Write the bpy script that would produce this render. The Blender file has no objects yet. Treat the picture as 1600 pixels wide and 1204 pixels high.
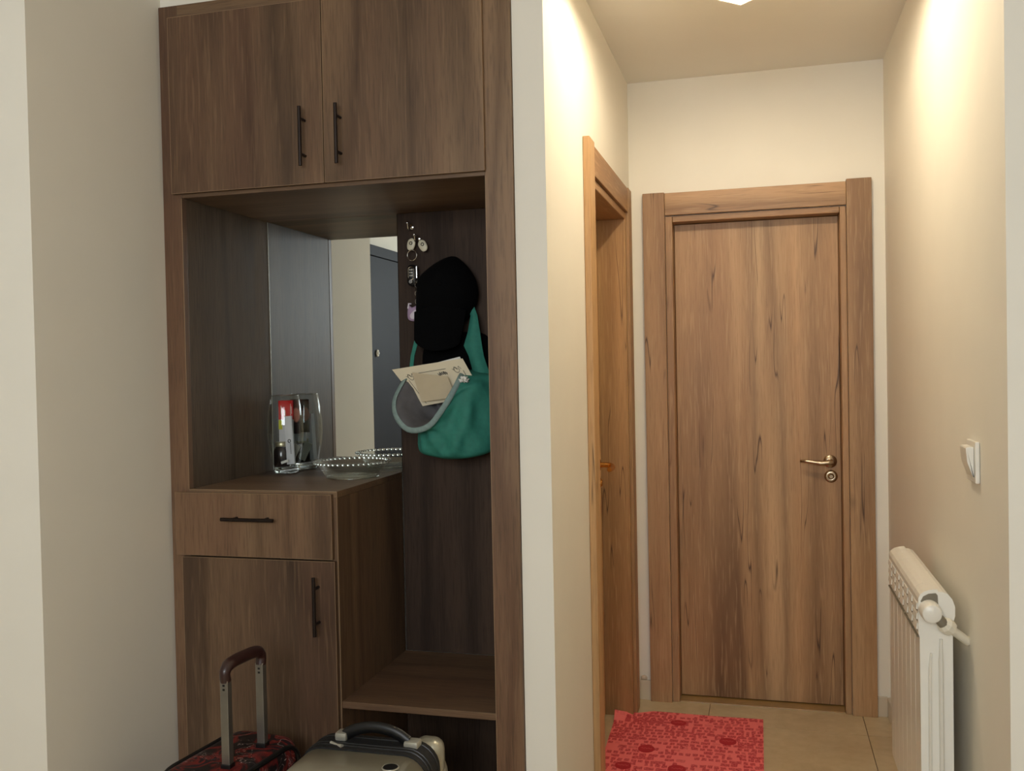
import bpy, bmesh, math, random
from mathutils import Vector, Matrix
random.seed(7)
R = math.radians
scene = bpy.context.scene
COL = scene.collection

# ------------------------------------------------------------------ camera
yaw, pitch, roll = R(15.0053), R(-1.1409), R(-1.1443)
fwd = Vector((-math.sin(yaw)*math.cos(pitch), math.cos(yaw)*math.cos(pitch), math.sin(pitch)))
rgt = Vector((math.cos(yaw), math.sin(yaw), 0))
upv = rgt.cross(fwd)
r2 = rgt*math.cos(roll) + upv*math.sin(roll)
u2 = -rgt*math.sin(roll) + upv*math.cos(roll)
cd = bpy.data.cameras.new('camera'); cam = bpy.data.objects.new('camera', cd); COL.objects.link(cam)
M = Matrix((( r2.x, u2.x, -fwd.x, 0), (r2.y, u2.y, -fwd.y, 0), (r2.z, u2.z, -fwd.z, 1.4004), (0, 0, 0, 1)))
cam.matrix_world = M
cd.sensor_fit = 'HORIZONTAL'; cd.sensor_width = 36.0; cd.lens = 36.0*1467.02/1600.0
cd.clip_start = 0.02
scene.camera = cam

# ------------------------------------------------------------------ world, window light, exposure
w = bpy.data.worlds.new('world'); scene.world = w; w.use_nodes = True
wn = w.node_tree; wn.nodes.clear()
wo = wn.nodes.new('ShaderNodeOutputWorld'); wb = wn.nodes.new('ShaderNodeBackground')
wb.inputs['Color'].default_value = (0.75, 0.86, 1.0, 1); wb.inputs['Strength'].default_value = 1.0
wn.links.new(wb.outputs[0], wo.inputs[0])

def area_light(name, loc, rot, sx, sy, power, color):
    l = bpy.data.lights.new(name, 'AREA'); l.shape = 'RECTANGLE'; l.size = sx; l.size_y = sy
    l.energy = power; l.color = color
    o = bpy.data.objects.new(name, l); COL.objects.link(o); o.location = loc; o.rotation_euler = rot
    return o
# daylight entering through the room's window behind the camera
YR = -1.6                           # inner face of the rear wall
WIN = (-1.25, 0.65, 1.40, 2.48)     # x0, x1, z0, z1 of the window opening
area_light('window_daylight', ((WIN[0]+WIN[1])/2, YR-0.07, (WIN[2]+WIN[3])/2), (R(90), 0, 0),
           WIN[1]-WIN[0]-.1, WIN[3]-WIN[2]-.1, 53, (0.92, 0.97, 1.0))

vs = scene.view_settings
scene.display_settings.display_device = 'sRGB'
vs.view_transform = 'Standard'; vs.look = 'None'; vs.exposure = 0.14; vs.gamma = 1.0
vs.use_curve_mapping = False
cy = scene.cycles
cy.max_bounces = 14; cy.diffuse_bounces = 6; cy.glossy_bounces = 8; cy.transmission_bounces = 12
cy.transparent_max_bounces = 16; cy.caustics_reflective = True; cy.caustics_refractive = True
cy.sample_clamp_indirect = 6.0; cy.use_denoising = True
LAMP_STRENGTH = 460.0

# ------------------------------------------------------------------ materials
def lin(c):
    return tuple(((v/255.0)/12.92 if v/255.0 <= 0.04045 else ((v/255.0+0.055)/1.055)**2.4) for v in c)
def rgba(c): return (*lin(c), 1.0)
MAT = {}
class NT:
    def __init__(s, name):
        m = bpy.data.materials.new(name); m.use_nodes = True; s.m = m; s.t = m.node_tree; s.t.nodes.clear()
        s.out = s.n('ShaderNodeOutputMaterial'); s.p = s.n('ShaderNodeBsdfPrincipled')
        s.l(s.p.outputs[0], s.out.inputs[0])
    def n(s, t, **k):
        x = s.t.nodes.new(t)
        for a, b in k.items(): setattr(x, a, b)
        return x
    def l(s, a, b): s.t.links.new(a, b)
    def val(s, x, i, v):
        if hasattr(v, 'is_linked') or hasattr(v, 'links'): s.l(v, x.inputs[i])
        else: x.inputs[i].default_value = v
    def math(s, op, a, b=None, c=None, clamp=False):
        x = s.n('ShaderNodeMath', operation=op); x.use_clamp = clamp
        for i, v in enumerate((a, b, c)):
            if v is not None: s.val(x, i, v)
        return x.outputs[0]
    def coord(s, rand=True, scale=(1, 1, 1)):
        tc = s.n('ShaderNodeTexCoord'); mp = s.n('ShaderNodeMapping')
        s.l(tc.outputs['Object'], mp.inputs['Vector'])
        if rand:
            oi = s.n('ShaderNodeObjectInfo'); cb = s.n('ShaderNodeCombineXYZ')
            for i, k in enumerate((7.3, 3.1, 5.7)):
                s.l(s.math('MULTIPLY', oi.outputs['Random'], k), cb.inputs[i])
            s.l(cb.outputs[0], mp.inputs['Location'])
        mp.inputs['Scale'].default_value = scale
        return mp.outputs[0]
    def noise(s, vec, scale, detail=3, rough=0.5, dist=0.0):
        x = s.n('ShaderNodeTexNoise'); s.l(vec, x.inputs['Vector'])
        x.inputs['Scale'].default_value = scale; x.inputs['Detail'].default_value = detail
        x.inputs['Roughness'].default_value = rough; x.inputs['Distortion'].default_value = dist
        return x.outputs[0]
    def ramp(s, fac, stops, interp='LINEAR'):
        x = s.n('ShaderNodeValToRGB'); x.color_ramp.interpolation = interp
        e = x.color_ramp.elements
        while len(e) < len(stops): e.new(0.5)
        for el, (p, c) in zip(e, stops):
            el.position = p; el.color = c if len(c) == 4 else (*c, 1)
        s.val(x, 0, fac); return x.outputs[0]
    def mix(s, fac, a, b, mode='MIX'):
        x = s.n('ShaderNodeMix', data_type='RGBA', blend_type=mode)
        s.val(x, 0, fac); s.val(x, 6, a); s.val(x, 7, b); return x.outputs[2]
    def bump(s, h, strength=0.2, dist=0.002):
        b = s.n('ShaderNodeBump'); b.inputs['Strength'].default_value = strength; b.inputs['Distance'].default_value = dist
        s.l(h, b.inputs['Height']); s.l(b.outputs[0], s.p.inputs['Normal'])
    def sep(s, vec):
        x = s.n('ShaderNodeSeparateXYZ'); s.l(vec, x.inputs[0]); return x.outputs
    def comb(s, a, b, c):
        x = s.n('ShaderNodeCombineXYZ')
        for i, v in enumerate((a, b, c)): s.val(x, i, v)
        return x.outputs[0]

def plain(name, c, rough=0.5, metal=0.0, var=0.06, scale=30.0, bump=0.0, coat=0.0, spec=0.5):
    s = NT(name)
    v = s.coord(rand=False)
    n = s.noise(v, scale, 4)
    dark = tuple(x*(1-var) for x in lin(c)); light = tuple(min(1, x*(1+var)) for x in lin(c))
    s.l(s.ramp(n, [(0.3, dark), (0.7, light)]), s.p.inputs['Base Color'])
    s.p.inputs['Roughness'].default_value = rough; s.p.inputs['Metallic'].default_value = metal
    s.p.inputs['Specular IOR Level'].default_value = spec
    if coat: s.p.inputs['Coat Weight'].default_value = coat; s.p.inputs['Coat Roughness'].default_value = 0.1
    if bump: s.bump(n, bump, 0.001)
    MAT[name] = s.m; return s.m

def wood(name, dark, mid, light, pore, rough=0.45, axis='Z', figure=9.0, cracks=0.0, crackcol=None, band=5.0, redtint=None, pore_amt=0.55, spec=0.35, k=0.10):
    s = NT(name)
    sc = {'Z': (1, 1, k), 'X': (k, 1, 1), 'Y': (1, k, 1)}[axis]
    v = s.coord(True, sc)
    # large figure: contour lines of a slow noise make cathedral arches
    big = s.noise(v, 2.6, 2, 0.45, 0.3)
    fig = s.math('PINGPONG', s.math('MULTIPLY', big, figure*2), 1.0)
    bands = s.noise(v, band, 4, 0.55, 0.2)
    base = s.ramp(bands, [(0.33, lin(dark)), (0.49, lin(mid)), (0.66, lin(light))])
    figc = s.ramp(fig, [(0.0, (0.58, 0.55, 0.52)), (0.40, (0.96, 0.96, 0.95)), (1.0, (1.14, 1.12, 1.10))])
    c = s.mix(0.85, base, figc, 'MULTIPLY')
    if redtint:
        rt = s.ramp(s.noise(v, 3.1, 2), [(0.48, (0, 0, 0)), (0.68, (1, 1, 1))])
        c = s.mix(s.math('MULTIPLY', rt, 0.45), c, rgba(redtint))
    sc2 = {'Z': (1, 1, 0.055), 'X': (0.055, 1, 1), 'Y': (1, 0.055, 1)}[axis]
    v2 = s.coord(True, sc2)
    fine = s.noise(v2, 210, 3, 0.6)
    pm = s.ramp(fine, [(0.30, (0, 0, 0)), (0.52, (1, 1, 1))])
    c = s.mix(s.math('MULTIPLY', s.math('SUBTRACT', 1.0, pm), pore_amt), c, rgba(pore))
    lightg = s.ramp(s.noise(v2, 120, 2), [(0.55, (0, 0, 0)), (0.70, (1, 1, 1))])
    c = s.mix(s.math('MULTIPLY', lightg, 0.32), c, rgba(light))
    if cracks:
        v3 = s.coord(True, {'Z': (1, 1, 0.05), 'X': (0.05, 1, 1), 'Y': (1, 0.05, 1)}[axis])
        cr = s.noise(v3, 30, 1, 0.4, 0.12)
        line = s.ramp(s.math('ABSOLUTE', s.math('SUBTRACT', cr, 0.5)), [(0.0, (1, 1, 1)), (0.014, (0, 0, 0))])
        gate = s.ramp(s.noise(s.coord(True, tuple(0.25 if q < 1 else 1 for q in sc)), 9, 2), [(0.54, (0, 0, 0)), (0.60, (1, 1, 1))])
        c = s.mix(s.math('MULTIPLY', s.math('MULTIPLY', line, gate), cracks), c, rgba(crackcol))
        vk = s.coord(True, tuple(0.45 if q < 1 else 1 for q in sc))
        vo = s.n('ShaderNodeTexVoronoi'); s.l(vk, vo.inputs['Vector']); vo.inputs['Scale'].default_value = 5.5
        kn = s.ramp(vo.outputs['Distance'], [(0.0, (1, 1, 1)), (0.07, (0.3, 0.3, 0.3)), (0.12, (0, 0, 0))])
        c = s.mix(s.math('MULTIPLY', kn, 0.6), c, rgba(crackcol))
    s.l(c, s.p.inputs['Base Color'])
    s.p.inputs['Roughness'].default_value = rough
    s.p.inputs['Specular IOR Level'].default_value = spec
    s.bump(fine, 0.25, 0.0008)
    MAT[name] = s.m; return s.m

WAL = dict(dark=(78, 59, 45), mid=(104, 81, 61), light=(132, 106, 80), pore=(60, 45, 34), redtint=(110, 76, 58), band=3.4, figure=8.0, pore_amt=0.42)
wood('walnut_vertical', axis='Z', **WAL)
wood('walnut_horizontal', axis='X', **WAL)
wood('walnut_depth', axis='Y', **WAL)
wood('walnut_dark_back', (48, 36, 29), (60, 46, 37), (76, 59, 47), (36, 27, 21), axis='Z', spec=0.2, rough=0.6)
wood('walnut_gloss', (80, 66, 52), (92, 77, 62), (106, 90, 73), (58, 46, 37), axis='Z', rough=0.5, spec=0.22, figure=6)
OAK = dict(dark=(124, 92, 64), mid=(162, 127, 91), light=(194, 161, 122), pore=(110, 80, 54), redtint=(138, 96, 68), cracks=0.9, crackcol=(62, 40, 26), pore_amt=0.30, figure=5.0, band=4.4, k=0.045)
wood('oak_vertical', axis='Z', **OAK)
OAK2 = dict(OAK, dark=(146, 110, 72), mid=(176, 138, 94), light=(200, 164, 120), redtint=(156, 112, 72))
wood('oak_vertical_b', axis='Z', **OAK2)
wood('oak_across', axis='X', **OAK)
wood('oak_along_y', axis='Y', **OAK2)
plain('edge_band', (146, 119, 90), 0.5)
plain('wall_paint', (230, 225, 213), 0.75, var=0.012, scale=6, bump=0.02)
plain('ceiling_paint', (230, 226, 217), 0.8, var=0.01, scale=5)
plain('skirting', (206, 194, 174), 0.3, var=0.04, scale=14)
plain('bronze', (38, 28, 24), 0.38, 0.6)
plain('black_plastic', (16, 16, 17), 0.4)
plain('black_cloth', (7, 7, 8), 0.95, spec=0.1, var=0.2, scale=200)
plain('black_nylon', (18, 18, 20), 0.7, var=0.2, scale=150, bump=0.2)
plain('white_enamel', (232, 229, 220), 0.22, var=0.01)
plain('white_plastic', (230, 226, 216), 0.3, var=0.01)
plain('brass', (222, 166, 88), 0.22, 1.0)
plain('nickel', (176, 158, 134), 0.25, 1.0)
plain('chrome', (215, 215, 215), 0.12, 1.0)
plain('aluminium', (150, 147, 140), 0.35, 0.85)
plain('silver_shell', (176, 172, 154), 0.34, 0.55, var=0.03, coat=0.3)
plain('silver_trim', (190, 187, 174), 0.3, 0.5)
plain('maroon_rubber', (46, 19, 17), 0.42, coat=0.3)
plain('teal_cloth', (44, 122, 106), 0.75, var=0.1, scale=60, bump=0.15)
plain('lining', (92, 90, 92), 0.7, var=0.15, scale=40, bump=0.2)
plain('hem_tape', (128, 148, 144), 0.7, var=0.1, scale=120)
plain('paper_cream', (226, 214, 186), 0.8, var=0.02)
plain('paper_white', (232, 230, 222), 0.8, var=0.02)
plain('paper_tan', (206, 190, 160), 0.8, var=0.03)
plain('ink', (40, 36, 34), 0.8)
plain('key_plastic', (222, 214, 188), 0.4)
plain('lilac_plastic', (176, 150, 178), 0.45)
plain('pale_lilac', (222, 212, 222), 0.45)
plain('grout', (108, 86, 62), 0.9)
plain('marble_sill', (150, 118, 70), 0.25, var=0.12, scale=9)
plain('silver_lid', (186, 180, 150), 0.3, 0.8)
plain('jar_dark', (24, 18, 18), 0.15, coat=0.5)
plain('mat_oval', (172, 30, 40), 0.9, var=0.1, scale=60)
plain('mat_script', (206, 84, 88), 0.9)
plain('packet_red', (206, 30, 34), 0.35)
plain('packet_yellow', (205, 205, 40), 0.45)
plain('packet_grey', (206, 206, 210), 0.5)
plain('pvc_pipe', (226, 220, 204), 0.35)
plain('shade_and_valve_grey', (120, 112, 96), 0.6)  # grey for painted slot and hood shade; also colours the lip and valve body
plain('door_metal_dark', (40, 42, 50), 0.6, var=0.08, scale=3, spec=0.15)
plain('window_frame_white', (235, 235, 232), 0.4)

s = NT('mirror_glass'); s.p.inputs['Base Color'].default_value = (0.80, 0.84, 0.82, 1); s.p.inputs['Metallic'].default_value = 1; s.p.inputs['Roughness'].default_value = 0.0
MAT['mirror_glass'] = s.m
s = NT('clear_glass'); s.p.inputs['Base Color'].default_value = (0.97, 0.985, 0.98, 1); s.p.inputs['Transmission Weight'].default_value = 1
s.p.inputs['Roughness'].default_value = 0.0; s.p.inputs['IOR'].default_value = 1.48
MAT['clear_glass'] = s.m
def thin_glass(name, tint, gain, base=0.045):
    s = NT(name); s.t.nodes.remove(s.p)
    tr = s.n('ShaderNodeBsdfTransparent'); tr.inputs[0].default_value = (*tint, 1)
    gl = s.n('ShaderNodeBsdfGlossy'); gl.inputs['Roughness'].default_value = 0.02
    fr_ = s.n('ShaderNodeLayerWeight'); fr_.inputs['Blend'].default_value = 0.5
    mx = s.n('ShaderNodeMixShader'); s.l(s.math('ADD', base, s.math('MULTIPLY', s.math('POWER', fr_.outputs['Facing'], 4.0), gain), clamp=True), mx.inputs[0])
    s.l(tr.outputs[0], mx.inputs[1]); s.l(gl.outputs[0], mx.inputs[2]); s.l(mx.outputs[0], s.out.inputs[0])
    MAT[name] = s.m
thin_glass('thin_glass', (0.965, 0.975, 0.97), 0.55)
thin_glass('rim_glass', (0.95, 0.965, 0.955), 0.6, 0.22)
thin_glass('dish_glass', (0.95, 0.965, 0.955), 0.65)
s = NT('lamp_glow'); s.p.inputs['Base Color'].default_value = (1, 0.95, 0.85, 1)
s.p.inputs['Emission Color'].default_value = (1.0, 0.86, 0.64, 1); s.p.inputs['Emission Strength'].default_value = LAMP_STRENGTH
MAT['lamp_glow'] = s.m

s = NT('opal_glass'); s.t.nodes.remove(s.p)
df = s.n('ShaderNodeBsdfDiffuse'); df.inputs[0].default_value = (0.85, 0.82, 0.76, 1)
tl = s.n('ShaderNodeBsdfTranslucent'); tl.inputs[0].default_value = (0.9, 0.85, 0.76, 1)
mx = s.n('ShaderNodeMixShader'); mx.inputs[0].default_value = 0.42
s.l(df.outputs[0], mx.inputs[1]); s.l(tl.outputs[0], mx.inputs[2]); s.l(mx.outputs[0], s.out.inputs[0]); MAT['opal_glass'] = s.m

# floor tile: beige polished porcelain
s = NT('floor_tile'); v = s.coord(True)
n1 = s.noise(v, 3.2, 5, 0.6, 0.8); n2 = s.noise(v, 30, 3)
c = s.ramp(n1, [(0.3, lin((176, 154, 116))), (0.5, lin((190, 170, 132))), (0.7, lin((200, 182, 146)))])
c = s.mix(0.12, c, s.ramp(n2, [(0.3, (0.3, 0.25, 0.18)), (0.7, (0.8, 0.72, 0.6))]))
s.l(c, s.p.inputs['Base Color']); s.p.inputs['Roughness'].default_value = 0.28
MAT['floor_tile'] = s.m

# doormat: pink red ground with rows of dark red stamped blocks
s = NT('mat_print'); v = s.coord(False)
wob = s.noise(v, 22, 2)
sx = s.sep(v)
vv = s.comb(s.math('ADD', sx[0], s.math('MULTIPLY', wob, 0.012)), s.math('ADD', sx[1], s.math('MULTIPLY', wob, 0.02)), 0.0)
def bricks(vec, scale, bw, rh, mort, off):
    b = s.n('ShaderNodeTexBrick'); s.l(vec, b.inputs['Vector']); b.offset = off; b.squash = 1.6; b.squash_frequency = 3
    b.inputs['Color1'].default_value = (0, 0, 0, 1); b.inputs['Color2'].default_value = (1, 1, 1, 1); b.inputs['Mortar'].default_value = (0, 0, 0, 1)
    b.inputs['Scale'].default_value = scale; b.inputs['Mortar Size'].default_value = mort; b.inputs['Brick Width'].default_value = bw; b.inputs['Row Height'].default_value = rh
    b.inputs['Mortar Smooth'].default_value = 0.1
    return b.outputs['Color']
b1 = bricks(vv, 25, 0.60, 0.72, 0.095, 0.37)
b2 = bricks(vv, 17, 0.34, 0.95, 0.085, 0.61)
m1 = s.ramp(b1, [(0.22, (0, 0, 0)), (0.30, (1, 1, 1))])
m2 = s.ramp(b2, [(0.62, (0, 0, 0)), (0.68, (1, 1, 1))])
g = s.ramp(s.noise(v, 160, 2), [(0.35, (0.35, 0.35, 0.35)), (0.6, (1, 1, 1))])
msk = s.math('MULTIPLY', s.math('MAXIMUM', m1, m2), g, clamp=True)
c = s.mix(msk, rgba((236, 118, 118)), rgba((182, 44, 54)))
s.l(c, s.p.inputs['Base Color']); s.p.inputs['Roughness'].default_value = 0.9
s.bump(s.noise(v, 420, 2), 0.3, 0.001)
MAT['mat_print'] = s.m

# red suitcase cloth: dark ground with red swirls and small white strokes
s = NT('suitcase_print'); v = s.coord(False)
n1 = s.noise(v, 11, 3, 0.5, 1.6); n2 = s.noise(v, 17, 2, 0.5, 2.2)
c = s.ramp(n1, [(0.47, lin((22, 14, 16))), (0.50, lin((84, 18, 18))), (0.57, lin((122, 30, 26))), (0.60, lin((30, 16, 24)))])
ln = s.ramp(s.math('ABSOLUTE', s.math('SUBTRACT', n2, 0.52)), [(0.0, (1, 1, 1)), (0.012, (0, 0, 0))])
gt = s.ramp(s.noise(v, 7, 1), [(0.5, (0, 0, 0)), (0.56, (1, 1, 1))])
c = s.mix(s.math('MULTIPLY', ln, gt), c, rgba((214, 190, 186)))
s.l(c, s.p.inputs['Base Color']); s.p.inputs['Roughness'].default_value = 0.55; MAT['suitcase_print'] = s.m

# photo print with two soft portrait shapes (local x, z of the card, metres)
def ell(s, sp, cx, cz, rx, rz, soft=0.25):
    dx = s.math('DIVIDE', s.math('SUBTRACT', sp[0], cx), rx); dz = s.math('DIVIDE', s.math('SUBTRACT', sp[2], cz), rz)
    d = s.math('SQRT', s.math('ADD', s.math('MULTIPLY', dx, dx), s.math('MULTIPLY', dz, dz)))
    return s.ramp(d, [(max(0, 1-soft)*0.5, (1, 1, 1)), (0.5, (0, 0, 0))]) if False else s.math('SUBTRACT', 1.0, s.math('SMOOTHSTEP' if False else 'MULTIPLY', s.math('SUBTRACT', d, 1-soft), 1/soft, clamp=True), clamp=True)
s = NT('photo_print'); v = s.coord(False); sp = s.sep(v)
c = rgba((40, 30, 30)); 
def layer(c, col, *a): return s.mix(ell(s, sp, *a), c, rgba(col))
c = layer(c, (96, 40, 34), 0.012, 0.236, 0.026, 0.022)
c = layer(c, (186, 132, 112), 0.014, 0.208, 0.019, 0.030)
c = layer(c, (74, 44, 36), -0.020, 0.212, 0.018, 0.026)
c = layer(c, (168, 112, 96), -0.019, 0.186, 0.016, 0.026)
c = layer(c, (62, 18, 20), 0.012, 0.165, 0.018, 0.022)
s.l(c, s.p.inputs['Base Color']); s.p.inputs['Roughness'].default_value = 0.35; MAT['photo_print'] = s.m

# ------------------------------------------------------------------ geometry helpers
def wloc(p):
    v = Vector((0, 0, 0))
    while p is not None: v += p.location; p = p.parent
    return v
def obj(name, bm, mat, parent=None, smooth=False, label=None):
    if parent is not None: bmesh.ops.translate(bm, verts=bm.verts, vec=-wloc(parent))
    bmesh.ops.recalc_face_normals(bm, faces=bm.faces)
    me = bpy.data.meshes.new(name); bm.to_mesh(me); bm.free()
    if smooth:
        for p in me.polygons: p.use_smooth = True
        if smooth != 'full':
            me.set_sharp_from_angle(angle=R(38))
    me.materials.append(MAT[mat])
    o = bpy.data.objects.new(name, me); COL.objects.link(o); o.parent = parent
    if label: o['label'] = label
    return o
def thing(name, label, cat, loc, group=None):
    o = bpy.data.objects.new(name, None); COL.objects.link(o); o.location = loc
    o.empty_display_size = 0.05
    o['label'] = label; o['category'] = cat
    if group: o['group'] = group
    return o
def single(name, bm, mat, label, cat, base, smooth=False, group=None):
    """a thing that is one mesh, its origin at base"""
    bmesh.ops.translate(bm, verts=bm.verts, vec=-Vector(base))
    o = obj(name, bm, mat, None, smooth); o.location = base
    o['label'] = label; o['category'] = cat
    if group: o['group'] = group
    return o
def struct(name, bm, mat, label=None, parent=None, smooth=False):
    o = obj(name, bm, mat, parent, smooth)
    if parent is None:
        o['kind'] = 'structure'
        if label: o['label'] = label
    return o
def sroot(name, label, loc):
    o = bpy.data.objects.new(name, None); COL.objects.link(o); o.location = loc; o.empty_display_size = 0.05
    o['kind'] = 'structure'; o['label'] = label
    return o

def box(x0, x1, y0, y1, z0, z1, bev=0.0, bm=None, seg=2):
    b = bmesh.new()
    vs_ = [b.verts.new((x, y, z)) for x in (x0, x1) for y in (y0, y1) for z in (z0, z1)]
    for f in ((0, 1, 3, 2), (4, 6, 7, 5), (0, 4, 5, 1), (2, 3, 7, 6), (0, 2, 6, 4), (1, 5, 7, 3)):
        b.faces.new([vs_[i] for i in f])
    if bev: bmesh.ops.bevel(b, geom=list(b.edges), offset=bev, segments=seg, affect='EDGES', profile=0.6)
    if bm is None: return b
    return join(bm, b)
def join(bm, b):
    me = bpy.data.meshes.new('tmp'); b.to_mesh(me); b.free(); bm.from_mesh(me); bpy.data.meshes.remove(me); return bm
def frame_axes(d):
    d = d.normalized(); a = Vector((0, 0, 1)) if abs(d.z) < 0.9 else Vector((1, 0, 0))
    x = d.cross(a).normalized(); return x, d.cross(x).normalized()
def tube(pts, rad, seg=12, bm=None, closed=False, flat=1.0, caps=True):
    b = bm or bmesh.new(); pts = [Vector(p) for p in pts]; n = len(pts); rings = []
    px = None
    for i, p in enumerate(pts):
        a = pts[(i-1) % n] if (closed or i > 0) else p; c = pts[(i+1) % n] if (closed or i < n-1) else p
        d = (c-a).normalized()
        if px is None: px, py = frame_axes(d)
        else:
            px = (px - d*px.dot(d)).normalized(); py = d.cross(px).normalized()
        r = rad[i] if isinstance(rad, (list, tuple)) else rad
        rings.append([b.verts.new(p + (px*math.cos(t)*r + py*math.sin(t)*r*flat)) for t in (2*math.pi*k/seg for k in range(seg))])
    m = n if closed else n-1
    for i in range(m):
        A, B = rings[i], rings[(i+1) % n]
        for k in range(seg): b.faces.new((A[k], A[(k+1) % seg], B[(k+1) % seg], B[k]))
    if not closed and caps:
        b.faces.new(rings[0][::-1]); b.faces.new(rings[-1])
    return b
def lathe(profile, cx, cy, cz, seg=40, axis='Z', bm=None):
    """profile: list of (r, h); r = 0 closes."""
    b = bm or bmesh.new(); rings = []
    for r, h in profile:
        if r < 1e-6:
            q = {'Z': (cx, cy, cz+h), 'Y': (cx, cy+h, cz), 'X': (cx+h, cy, cz)}[axis]; rings.append([b.verts.new(q)])
        else:
            ring = []
            for k in range(seg):
                t = 2*math.pi*k/seg; u, v_ = r*math.cos(t), r*math.sin(t)
                ring.append(b.verts.new({'Z': (cx+u, cy+v_, cz+h), 'Y': (cx+u, cy+h, cz+v_), 'X': (cx+h, cy+u, cz+v_)}[axis]))
            rings.append(ring)
    for A, B in zip(rings, rings[1:]):
        if len(A) == 1 and len(B) == 1: continue
        if len(A) == 1:
            for k in range(seg): b.faces.new((A[0], B[k], B[(k+1) % seg]))
        elif len(B) == 1:
            for k in range(seg): b.faces.new((A[k], A[(k+1) % seg], B[0]))
        else:
            for k in range(seg): b.faces.new((A[k], A[(k+1) % seg], B[(k+1) % seg], B[k]))
    return b
def cr(pts, n, closed=True):
    """Catmull-Rom resample"""
    pts = [Vector(p) for p in pts]; m = len(pts); out = []
    segs = m if closed else m-1
    for i in range(n):
        t = i/n*segs if closed else i/(n-1)*segs
        k = min(int(t), segs-1); f = t-k
        g = (lambda j: pts[j % m]) if closed else (lambda j: pts[max(0, min(m-1, j))])
        p0, p1, p2, p3 = g(k-1), g(k), g(k+1), g(k+2)
        out.append(0.5*((2*p1)+(-p0+p2)*f+(2*p0-5*p1+4*p2-p3)*f*f+(-p0+3*p1-3*p2+p3)*f**3))
    return out
def loft(loops, bm=None, cap_end=False, cap_start=False):
    b = bm or bmesh.new(); R_ = [[b.verts.new(p) for p in L] for L in loops]; n = len(R_[0])
    for A, B in zip(R_, R_[1:]):
        for k in range(n): b.faces.new((A[k], A[(k+1) % n], B[(k+1) % n], B[k]))
    if cap_end: b.faces.new(R_[-1])
    if cap_start: b.faces.new(R_[0][::-1])
    return b
def pillow(outline, yb, H, n=40, rings=9, back=0.012, bm=None, jitter=0.0):
    """closed outline (x, z) domed towards -y, flat back"""
    o = cr([(p[0], 0, p[1]) for p in outline], n)
    c = sum(o, Vector())/n
    loops = [[Vector((c.x+(p.x-c.x)*0.02, yb, c.z+(p.z-c.z)*0.02)) for p in o], [Vector((p.x*0.96+c.x*0.04, yb, p.z*0.96+c.z*0.04)) for p in o]]
    for i in range(rings):
        a = (i/(rings-1))*math.pi/2; rr = math.cos(a)*0.98+0.02; h = back*(1-math.sin(a)*0)+math.sin(a)*H
        loops.append([Vector((c.x+(p.x-c.x)*rr, yb-h+random.uniform(-1, 1)*jitter, c.z+(p.z-c.z)*rr)) for p in o])
    return loft(loops, bm, True, True)
def ngon_prism(pts2, axis, a0, a1, bev=0.0, bm=None):
    b = bmesh.new()
    mk = {'Y': lambda u, v_, a: (u, a, v_), 'X': lambda u, v_, a: (a, u, v_), 'Z': lambda u, v_, a: (u, v_, a)}[axis]
    A = [b.verts.new(mk(u, v_, a0)) for u, v_ in pts2]; B = [b.verts.new(mk(u, v_, a1)) for u, v_ in pts2]
    n = len(pts2)
    b.faces.new(A); b.faces.new(B[::-1])
    for k in range(n): b.faces.new((A[k], A[(k+1) % n], B[(k+1) % n], B[k]))
    if bev: bmesh.ops.bevel(b, geom=list(b.edges), offset=bev, segments=2, affect='EDGES')
    if bm is None: return b
    return join(bm, b)
def rrect(w_, h_, r, n=6):
    out = []
    for cx, cz, a0 in ((w_/2-r, h_/2-r, 0), (-w_/2+r, h_/2-r, 90), (-w_/2+r, -h_/2+r, 180), (w_/2-r, -h_/2+r, 270)):
        for k in range(n+1):
            a = R(a0+90*k/n); out.append((cx+r*math.cos(a), cz+r*math.sin(a)))
    return out
def sheet(P, nu, nv, thick, off=(0, -1, 0)):
    """solid thin sheet over P(u, v)"""
    b = bmesh.new(); o = Vector(off).normalized()*thick
    F = [[b.verts.new(Vector(P(i/nu, j/nv))) for i in range(nu+1)] for j in range(nv+1)]
    G = [[b.verts.new(Vector(P(i/nu, j/nv))-o) for i in range(nu+1)] for j in range(nv+1)]
    for j in range(nv):
        for i in range(nu):
            b.faces.new((F[j][i], F[j][i+1], F[j+1][i+1], F[j+1][i])); b.faces.new((G[j][i], G[j+1][i], G[j+1][i+1], G[j][i+1]))
    for i in range(nu):
        b.faces.new((F[0][i], G[0][i], G[0][i+1], F[0][i+1])); b.faces.new((F[nv][i], F[nv][i+1], G[nv][i+1], G[nv][i]))
    for j in range(nv):
        b.faces.new((F[j][0], F[j+1][0], G[j+1][0], G[j][0])); b.faces.new((F[j][nu], G[j][nu], G[j+1][nu], F[j+1][nu]))
    return b

# ------------------------------------------------------------------ the setting
XL, XR, YB, YC, ZC = -0.5286, 0.4641, 3.9101, 2.345, 2.5617
XW = -1.641      # alcove side wall
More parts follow.
